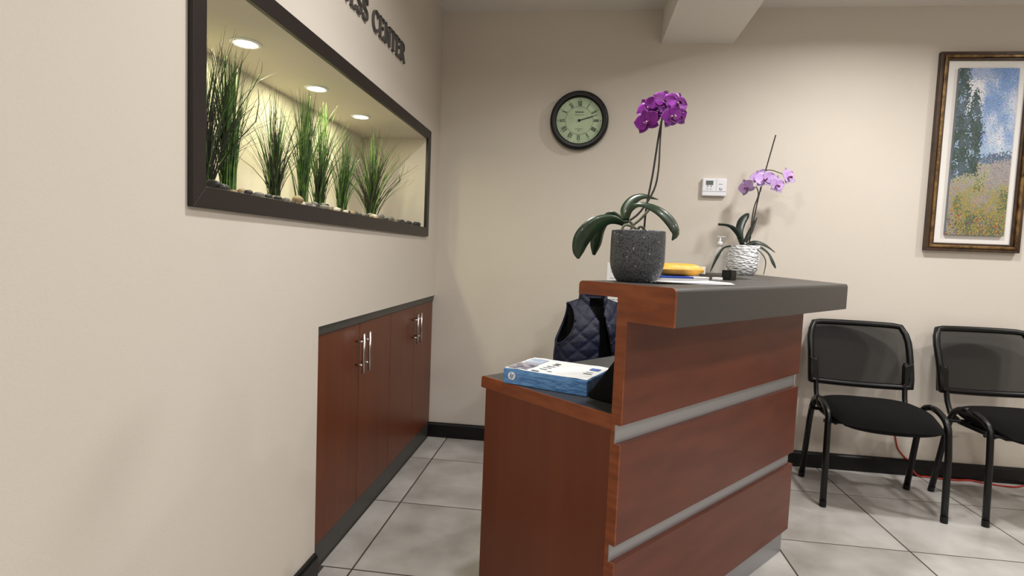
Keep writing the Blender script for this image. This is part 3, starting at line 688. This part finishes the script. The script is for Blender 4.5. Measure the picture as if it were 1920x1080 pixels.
mb = MB(); mb.box(-.016, .016, .040, .043, .455, .485); mb.build('neck_tag', mat('grey_tag', (120, 120, 120), .7), vest, local=True)

# ------------------------------------------------------------------ guest chairs
def mesh_mat():
    m = mat('chair_mesh', (24, 24, 25), .9, spec=.2); nt = m.node_tree; N = nt.nodes; L = nt.links
    tr = N.new('ShaderNodeBsdfTransparent'); mx = N.new('ShaderNodeMixShader'); mx.inputs[0].default_value = .17
    out = N['Material Output']; L.new(N['Principled BSDF'].outputs[0], mx.inputs[1]); L.new(tr.outputs[0], mx.inputs[2]); L.new(mx.outputs[0], out.inputs[0]); return m
M['mesh'] = mesh_mat()
def guest_chair(loc, rz, label):
    c = empty('guest_chair', loc, label, 'chair', 'black guest chairs along the wall', rz=rz)
    hw = .252
    mb = MB(); cushion(mb, .232, -.262, .185, .445, .105, pw=3.2, dip=.006, front=.03, crown=.004); mb.build('seat', M['fabric'], c, smooth=True, local=True)
    mb = MB(); mb.box(-.17, .17, -.15, .13, .388, .400); mb.build('seat_pan', M['black'], c, bevel=.004, local=True)
    for s_ in (-1, 1):
        x = s_*hw
        f_ = [(x, -.190, 0), (x, -.178, .30), (x-.002*s_, -.168, .40)] + [(x-.004*s_, -.02-.145*math.cos(t), .418+.068*math.sin(t)) for t in (.2, .55, .9, 1.25, 1.55)]
        r_ = [(x, .190, 0), (x, .118, .34), (x-.002*s_, .098, .415)] + [(x-.004*s_, -.02+.112*math.cos(t), .425+.061*math.sin(t)) for t in (.25, .6, .95, 1.3, 1.56)]
        for pl in (f_, r_):
            mb = MB(); mb.tube(pl, .0145, 10); lg = mb.build('leg', M['blackm'], c, smooth=True, local=True)
            mb = MB(); q = Vector(pl[0]); mb.tube([q+Vector((0, 0, .0004)), q+Vector((0, (Vector(pl[1])-q).y/(Vector(pl[1])-q).z*.03, .03))], .0155, 10); mb.build('foot_cap', M['black'], lg, local=True)
        mb = MB(); mb.tube([(s_*.205, -.13, .40), (s_*.205, .10, .40), (s_*.208, .165, .425), (s_*.210, .192, .48), (s_*.212, .21, .56), (s_*.216, .225, .66)], .0125, 10, flat=1.0); mb.build('back_upright', M['blackm'], c, smooth=True, local=True)
    for y in (-.15, .085):
        mb = MB(); mb.tube([(-hw-.012, y, .408), (hw+.012, y, .408)], .009, 8); mb.build('cross_bar', M['blackm'], c, smooth=True, local=True)
    # backrest: curved frame with mesh panel
    def bp(a, z):                # a in -1..1 across
        t = (z-.53)/.31; half = .238; return Vector((a*half, .200+.05*t+.055*t*t+.035*(1-a*a), z))
    def outline(k):              # rounded outline, wider at the bottom
        zt, zb = .845, .525; pts = []
        for i in range(15): a = -1+2*i/14; pts.append((a, zb+.03*a*a*0 + .012*abs(a)**2))
        for i in range(1, 9): t = i/8; pts.append((1-.11*max(0, (t-.6)/.4)**3, zb+.012+(zt-zb-.012)*t*.985))
        for i in range(1, 14): a = .87-1.74*i/14; pts.append((a, zt-.003*abs(a)**6))
        for i in range(0, 8): t = 1-i/8; pts.append((-1+.11*max(0, (t-.6)/.4)**3, zb+.012+(zt-zb-.012)*t*.985))
        return pts
    ol = outline(0); P_ = [bp(a, z) for a, z in ol]
    mb = MB(); P2_ = P_+[P_[0], P_[1]]; mb.tube(P2_, .0165, 8, cap=False); mb.build('back_frame', M['black'], c, smooth=True, local=True)
    mb = MB(); vs = []; n = 20
    for i in range(n+1):
        for j in range(n+1):
            t = j/n; z = .535+.30*t; lim = 1-.11*max(0, (t-.6)/.4)**3; vs.append(bp((i/n*2-1)*lim*.985, z)+Vector((0, .004, 0)))
    mb.add(vs, [(i*(n+1)+j, (i+1)*(n+1)+j, (i+1)*(n+1)+j+1, i*(n+1)+j+1) for i in range(n) for j in range(n)]); mb.build('back_mesh', M['mesh'], c, smooth=True, local=True)
    for s_ in (-1, 1):
        mb = MB(); mb.prism([(s_*.247, .525), (s_*.247, .665), (s_*.205, .645), (s_*.205, .555), (s_*.19, .53)], .192, .232, lambda a, b, h: (a, h+(b-.53)*.12, b)); mb.build('back_bracket', M['black'], c, bevel=.005, local=True)
    return c
guest_chair((4.163*T, -.022*T, 0), math.radians(-7), 'black mesh-back guest chair standing next to the reception desk')
guest_chair((5.365*T, -.07*T, 0), math.radians(1), 'black mesh-back guest chair below the framed landscape painting')

# ------------------------------------------------------------------ wall clock
yw = WY*T
cc = on(1086, 224, 1, yw-.045); RC = .312*T
ck = empty('wall_clock', (cc.x, yw, cc.z), 'round black wall clock with pale green face and Roman numerals', 'clock')
toW = Matrix.Rotation(PI/2, 4, 'X')       # z of the profile points into the room
mb = MB(); pr = [(RC*.60, .004), (RC*.97, .004), (RC, .012), (RC*.995, .03), (RC*.95, .043), (RC*.90, .047), (RC*.87, .041), (RC*.845, .043), (RC*.81, .040), (RC*.785, .030), (RC*.78, .018), (RC*.60, .018)]
mb.lathe(pr, 64, toW); mb.f = mb.f[:-2]; mb.build('rim', M['black'], ck, smooth=True, local=True)
mb = MB(); mb.lathe([(RC*.79, .002), (RC*.79, .019)], 64, toW); face = mb.build('face', mat('clock_face', (188, 206, 172), .5, vary=(168, 190, 156), scale=14), ck, local=True)
mb = MB(); n = 64
for r0, r1 in ((.465, .475),):
    vs = []
    for k in range(n):
        a = 2*PI*k/n
        for r in (r0, r1): vs.append((RC*r*math.cos(a), -.0195, RC*r*math.sin(a)))
    mb.add(vs, [(2*k, 2*k+1, (2*k+3) % (2*n), (2*k+2) % (2*n)) for k in range(n)])
mb.build('chapter_ring', M['dark'], face, local=True)
def cstroke(mb, x0, z0, x1, z1, wd, y=-.0196):
    A, B_ = Vector((x0, z0)), Vector((x1, z1)); d = (B_-A).normalized(); n_ = Vector((-d.y, d.x))*wd/2
    mb.prism([tuple(A+n_), tuple(A-n_), tuple(B_-n_), tuple(B_+n_)], y, y-.0006, lambda a, b, h: (a, h, b))
ROM = ['XII', 'I', 'II', 'III', 'IIII', 'V', 'VI', 'VII', 'VIII', 'IX', 'X', 'XI']
for k, s_ in enumerate(ROM):
    a = math.radians(90-30*k); er = Vector((math.cos(a), math.sin(a))); et = Vector((er.y, -er.x))
    wds = {'I': .032, 'V': .075, 'X': .075}; tot = sum(wds[ch] for ch in s_)*RC; x = -tot/2; mb = MB(); r0, r1 = .50*RC, .66*RC
    def rp(tx, rr): q = er*rr+et*tx; return q.x, q.y
    for ch in s_:
        wv = wds[ch]*RC
        if ch == 'I': cstroke(mb, *rp(x+wv/2, r0), *rp(x+wv/2, r1), .020*RC)
        elif ch == 'V': cstroke(mb, *rp(x+.1*wv, r1), *rp(x+wv*.5, r0), .022*RC); cstroke(mb, *rp(x+.9*wv, r1), *rp(x+wv*.5, r0), .009*RC)
        else: cstroke(mb, *rp(x+.1*wv, r1), *rp(x+.9*wv, r0), .022*RC); cstroke(mb, *rp(x+.9*wv, r1), *rp(x+.1*wv, r0), .009*RC)
        x += wv
    cstroke(mb, *rp(-tot/2, r0), *rp(tot/2, r0), .006*RC); cstroke(mb, *rp(-tot/2, r1), *rp(tot/2, r1), .006*RC)
    mb.build('numeral', M['dark'], face, local=True)
mb = MB()
for k in range(60):
    a = 2*PI*k/60; d = .018 if k % 5 == 0 else .007; r = .72*RC
    mb.prism([(r*math.cos(a)+d*RC*math.cos(q*PI/3), r*math.sin(a)+d*RC*math.sin(q*PI/3)) for q in range(6)], -.0194, -.0198, lambda a_, b_, h: (a_, h, b_))
mb.build('minute_dots', M['dark'], face, local=True)
mb = MB(); x = -.15
for wv in (.03, .05, .04, .04, .02, .04, .02, .05, .04, .05, .04):
    cstroke(mb, x*RC, .285*RC, (x+wv*.62)*RC, .285*RC, .03*RC); x += wv*.72
for i in range(7): cstroke(mb, (-.12+i*.035)*RC, -.285*RC, (-.10+i*.035)*RC, -.285*RC, .02*RC)
cstroke(mb, -.04*RC, -.345*RC, .04*RC, -.345*RC, .014*RC); cstroke(mb, -.16*RC, .19*RC, .16*RC, .19*RC, .008*RC)
mb.build('face_lettering', M['dark'], face, local=True)
mb = MB(); a = math.radians(17); cstroke(mb, -.03*RC*math.cos(a), -.03*RC*math.sin(a), .46*RC*math.cos(a), .46*RC*math.sin(a), .034*RC, -.023); mb.build('hour_hand', M['black'], ck, local=True)
mb = MB(); a = math.radians(17.5); cstroke(mb, 0, 0, .64*RC*math.cos(a), .64*RC*math.sin(a), .014*RC, -.025); mb.build('minute_hand', M['black'], ck, local=True)
mb = MB(); mb.lathe([(.001, .028), (.045*RC, .027), (.045*RC, .020)], 16, toW); mb.build('hub', M['black'], ck, local=True)

# ------------------------------------------------------------------ thermostat
a = on(1318, 334, 1, yw-.024); b = on(1361.5, 368, 1, yw-.024)
tw, th_ = b.x-a.x, abs(a.z-b.z)
ts = empty('thermostat', ((a.x+b.x)/2, yw, (a.z+b.z)/2), 'white rectangular wall thermostat with small grey display', 'thermostat')
mb = MB(); mb.box(-tw/2, tw/2, -.024, 0, -th_/2, th_/2); mb.build('case', M['white'], ts, bevel=.004, local=True)
mb = MB(); mb.box(-tw*.36, -tw*.06, -.0255, -.0235, th_*.12, th_*.37); mb.build('display', mat('lcd_grey', (92, 100, 98), .3), ts, bevel=.0008, local=True)
mb = MB(); mb.box(-tw/2+.003, tw/2-.003, -.0244, -.0236, -th_*.255, -th_*.235); mb.box(tw*.065, tw*.073, -.0244, -.0236, -th_*.2, th_*.46); mb.build('seam', M['ink'], ts, local=True)
for x in (-.28, -.14):
    mb = MB(); mb.lathe([(.001, .0262), (.0028, .026), (.003, .0236)], 12, toW); 
    o = mb.build('button', M['dark'], ts, local=True); o.location = (x*tw, 0, .055*th_)
    mb = MB(); mb.tube([(x*tw+.005*math.cos(q), -.0242, -.085*th_+.005*math.sin(q)) for q in (2.2, 2.9, 3.6, 4.3, 5, 5.7, 6.4)], .0009, 5); mb.build('symbol', M['ink'], ts, local=True)
mb = MB(); mb.tube([(.255*tw+.0062*math.cos(q), -.0244, -.09*th_+.0062*math.sin(q)) for q in [1.9+.33*i for i in range(16)]], .0016, 6); mb.build('dial_mark', M['dark'], ts, local=True)
mb = MB()
for i in range(5): mb.box(tw*(.165+.035*i), tw*(.19+.035*i), -.0244, -.0236, th_*.155, th_*.185)
mb.build('maker_lettering', M['dark'], ts, local=True)

# ------------------------------------------------------------------ framed painting
PX0, PX1, PZ0, PZ1 = 4.852*T, 5.722*T, 2.337*T, 4.290*T
gold = mat('antique_gold', (140, 108, 62), .42, metal=.45, vary=(70, 48, 26), scale=26, stretch=(1, 1, 1)); dbrown = mat('frame_brown', (70, 48, 30), .45, vary=(46, 30, 18), scale=24)
pc = empty('framed_painting', ((PX0+PX1)/2, yw, PZ0), 'tall gilt-framed landscape painting with white mat on the wall', 'painting')
fw = .043
def mitre(x0, x1, z0, z1, w_, d0, d1, m, name):
    o_ = [(x0, z0), (x1, z0), (x1, z1), (x0, z1)]; i_ = [(x0+w_, z0+w_), (x1-w_, z0+w_), (x1-w_, z1-w_), (x0+w_, z1-w_)]
    for k in range(4):
        k2 = (k+1) % 4; mb = MB(); mb.prism([o_[k], o_[k2], i_[k2], i_[k]], yw-d0, yw-d1, lambda a, b, h: (a, h, b)); mb.build(name, m, pc, bevel=.003)
mitre(PX0, PX1, PZ0, PZ1, .018, .002, .030, dbrown, 'frame_rail'); mitre(PX0+.018, PX1-.018, PZ0+.018, PZ1-.018, .014, .002, .036, gold, 'frame_moulding'); mitre(PX0+.032, PX1-.032, PZ0+.032, PZ1-.032, .012, .002, .026, dbrown, 'frame_lip')
mb = MB(); mb.box(PX0+.03, PX1-.03, yw-.014, yw-.003, PZ0+.03, PZ1-.03); mb.build('mat_board', mat('mat_white', (226, 222, 218), .8), pc)
cx0, cx1, cz0, cz1 = 5.027*T, 5.562*T, 2.50*T, 4.13*T
cv = MB(); cv.box(cx0, cx1, yw-.030, yw-.0145, cz0, cz1); cv = cv.build('canvas', mat('canvas_ground', (120, 124, 128), .7), pc)
import colorsys
def vnoise(x, y, s):
    def h(i, j): 
        r = math.sin(i*127.1+j*311.7+s*74.7)*43758.5453; return r-math.floor(r)
    i, j = math.floor(x), math.floor(y); fx, fy = x-i, y-j; fx = fx*fx*(3-2*fx); fy = fy*fy*(3-2*fy)
    return (h(i, j)*(1-fx)+h(i+1, j)*fx)*(1-fy)+(h(i, j+1)*(1-fx)+h(i+1, j+1)*fx)*fy
def fb(x, y, s): return .5*vnoise(x, y, s)+.3*vnoise(2*x, 2*y, s+1)+.2*vnoise(4*x, 4*y, s+2)
def paint(u, v):            # u across, v up, 0..1: a made-up meadow with poplars
    a = u*.33; R_ = random.random
    def mixc(p, q, t): t = max(0, min(1, t)); return tuple(p[i]+(q[i]-p[i])*t for i in range(3))
    tree2 = abs(u-.30-.05*(v-.5)) < (.155 if v < .62 else .155*max(0, (.88-v)/.26)**.6)*(.75+.6*fb(u*9, v*14, 3)) and .36 < v < .9
    tree1 = u < (.17+.10*fb(u*3, v*8, 5)-.05) + (.07 if v < .6 else .02) and v > .30
    hor = .445+.01*math.sin(u*9)
    if (tree1 or tree2) and v > .30+.10*u+.06*fb(u*8, v*5, 2):
        c = mixc((88, 104, 120), (48, 68, 58), fb(u*14, v*20, 31)*2.2-.5)
        if fb(u*16, v*16, 41) > .66: c = (150, 170, 200)
    elif v > hor+.045:
        t = fb(u*3.2+1, v*5, 9); c = mixc((118, 150, 198), (218, 218, 224), (t-.33)*3.6)
        if v > .93: c = mixc(c, (92, 126, 182), .5)
        if v < .55: c = mixc(c, (176, 196, 216), .6)
    elif v > hor: c = random.choice(((96, 114, 140), (84, 100, 124), (104, 122, 142)))
    else:
        d = (hor-v)/hor; t = fb(u*4, v*9, 17)
        c = mixc((168, 166, 140), (132, 128, 76), d*1.3); 
        if t > .55: c = mixc(c, (154, 142, 160), .6)
        if t < .40: c = mixc(c, (84, 100, 70), .75)
        if d > .3 and R_() < .16: c = (176, 142, 64)
        if d > .72 and R_() < .2: c = random.choice(((60, 84, 104), (70, 92, 78), (150, 60, 54)))
    return tuple(max(0, min(255, q+random.uniform(-8, 8))) for q in c)
me = bpy.data.meshes.new('brush_strokes'); vs = []; fs = []; cols = []
NU, NV = 60, 170
for j in range(NV):
    for i in range(NU):
        u = (i+random.uniform(.05, .95))/NU; v = (j+random.uniform(.05, .95))/NV; c = lin(paint(min(max(u+random.gauss(0, .022), 0), 1), min(max(v+random.gauss(0, .012), 0), 1)))
        x = cx0+u*(cx1-cx0); z = cz0+v*(cz1-cz0); sky = v > .5
        l_, w_ = random.uniform(.005, .009), random.uniform(.0022, .0038); a = random.gauss(.5 if sky else PI/2-.2, .5)
        dx, dz = math.cos(a), math.sin(a); y = yw-.0302-random.uniform(0, .0012); n0 = len(vs)
        for s1, s2 in ((-1, -.5), (-.4, -1), (.6, -.9), (1, .2), (.5, 1), (-.7, .8)):
            X = x+dx*l_*s1*.6-dz*w_*s2; Z = z+dz*l_*s1*.6+dx*w_*s2
            vs.append((min(max(X, cx0), cx1), y, min(max(Z, cz0), cz1)))
        fs.append(tuple(range(n0, n0+6))); cols.append(c)
inv = pworld(pc).inverted(); me.from_pydata([tuple(inv @ Vector(v)) for v in vs], [], fs)
at_ = me.color_attributes.new('paint', 'FLOAT_COLOR', 'CORNER')
for p_ in me.polygons:
    for li in p_.loop_indices: at_.data[li].color = (*cols[p_.index], 1)
pmat = mat('oil_paint', (128, 128, 128), .55); an = pmat.node_tree.nodes.new('ShaderNodeVertexColor'); an.layer_name = 'paint'
pmat.node_tree.links.new(an.outputs[0], pmat.node_tree.nodes['Principled BSDF'].inputs['Base Color'])
me.materials.append(pmat); o = bpy.data.objects.new('brush_strokes', me); C.objects.link(o); o.parent = pc; o['kind'] = 'stuff'

# ------------------------------------------------------------------ notice, outlet, red cord
nx0, nz1 = on(1139, 492, 1, yw).x, on(1139, 492, 1, yw).z
nz0 = on(1160, 640, 1, yw).z
no = empty('wall_notice', (nx0, yw, nz0), 'white printed notice taped to the wall behind the vest', 'notice')
mb = MB(); mb.box(nx0, nx0+.216, yw-.0014, yw-.0004, nz0, nz1); mb.build('sheet', M['paper'], no)
mb = MB()
for k in range(24):
    z = nz1-.02-k*(nz1-nz0-.03)/24
    if k % 7 == 3: continue
    x = nx0+.02
    while x < nx0+.19:
        l_ = random.uniform(.008, .026); mb.box(x, min(x+l_, nx0+.195), yw-.0019, yw-.0014, z, z+.0035); x += l_+.005
mb.build('printed_text', M['ink'], no)
a = on(1784, 797, 1, yw)
ol_ = empty('wall_outlet', (a.x, yw, a.z), 'beige wall outlet plate low between the two guest chairs', 'outlet')
mb = MB(); mb.box(-.036, .036, -.007, 0, -.058, .058); mb.build('plate', mat('outlet_beige', (206, 198, 186), .5), ol_, bevel=.002, local=True)
for z in (-.022, .022):
    mb = MB(); mb.lathe([(.001, .0085), (.015, .0085), (.016, .006)], 20, toW); o = mb.build('socket', mat('socket_beige', (196, 188, 176), .5), ol_, local=True); o.location = (0, 0, z)
red = mat('red_cord', (168, 40, 30), .45)
wallpts = [on(px, py, 1, yw-.006) for px, py in ((1676, 790), (1679, 822), (1684, 842), (1697, 858))]
q = wallpts[-1]
flo = [Vector((q.x+.02, yw-.0225, .085)), Vector((q.x+.04, yw-.024, .03)), Vector((q.x+.07, yw-.026, .006))]
for px, py in ((1735, 893), (1790, 900), (1815, 898), (1842, 905), (1880, 911), (1905, 913), (1930, 909), (1990, 916), (2080, 920)):
    g = on(px, py, 2, .005); flo.append(Vector((g.x, min(g.y, yw-.024), .0052)))
mb = MB(); mb.tube(spline([tuple(v) for v in wallpts+flo], 90), .0042, 8); tag(mb.build('extension_cord', red, None, smooth=True), 'red extension cord running along the baseboard behind the guest chairs', 'cord')
# fine print too small to pick apart singly
for o in list(C.objects):
    if o.parent and o.type == 'MESH' and o.name.split('.')[0] in ('minute_dots', 'face_lettering', 'maker_lettering', 'logo_strokes') : o['kind'] = 'stuff'
    if o.parent and o.name.split('.')[0] == 'printed_text' and len(o.data.vertices) > 8: o['kind'] = 'stuff'
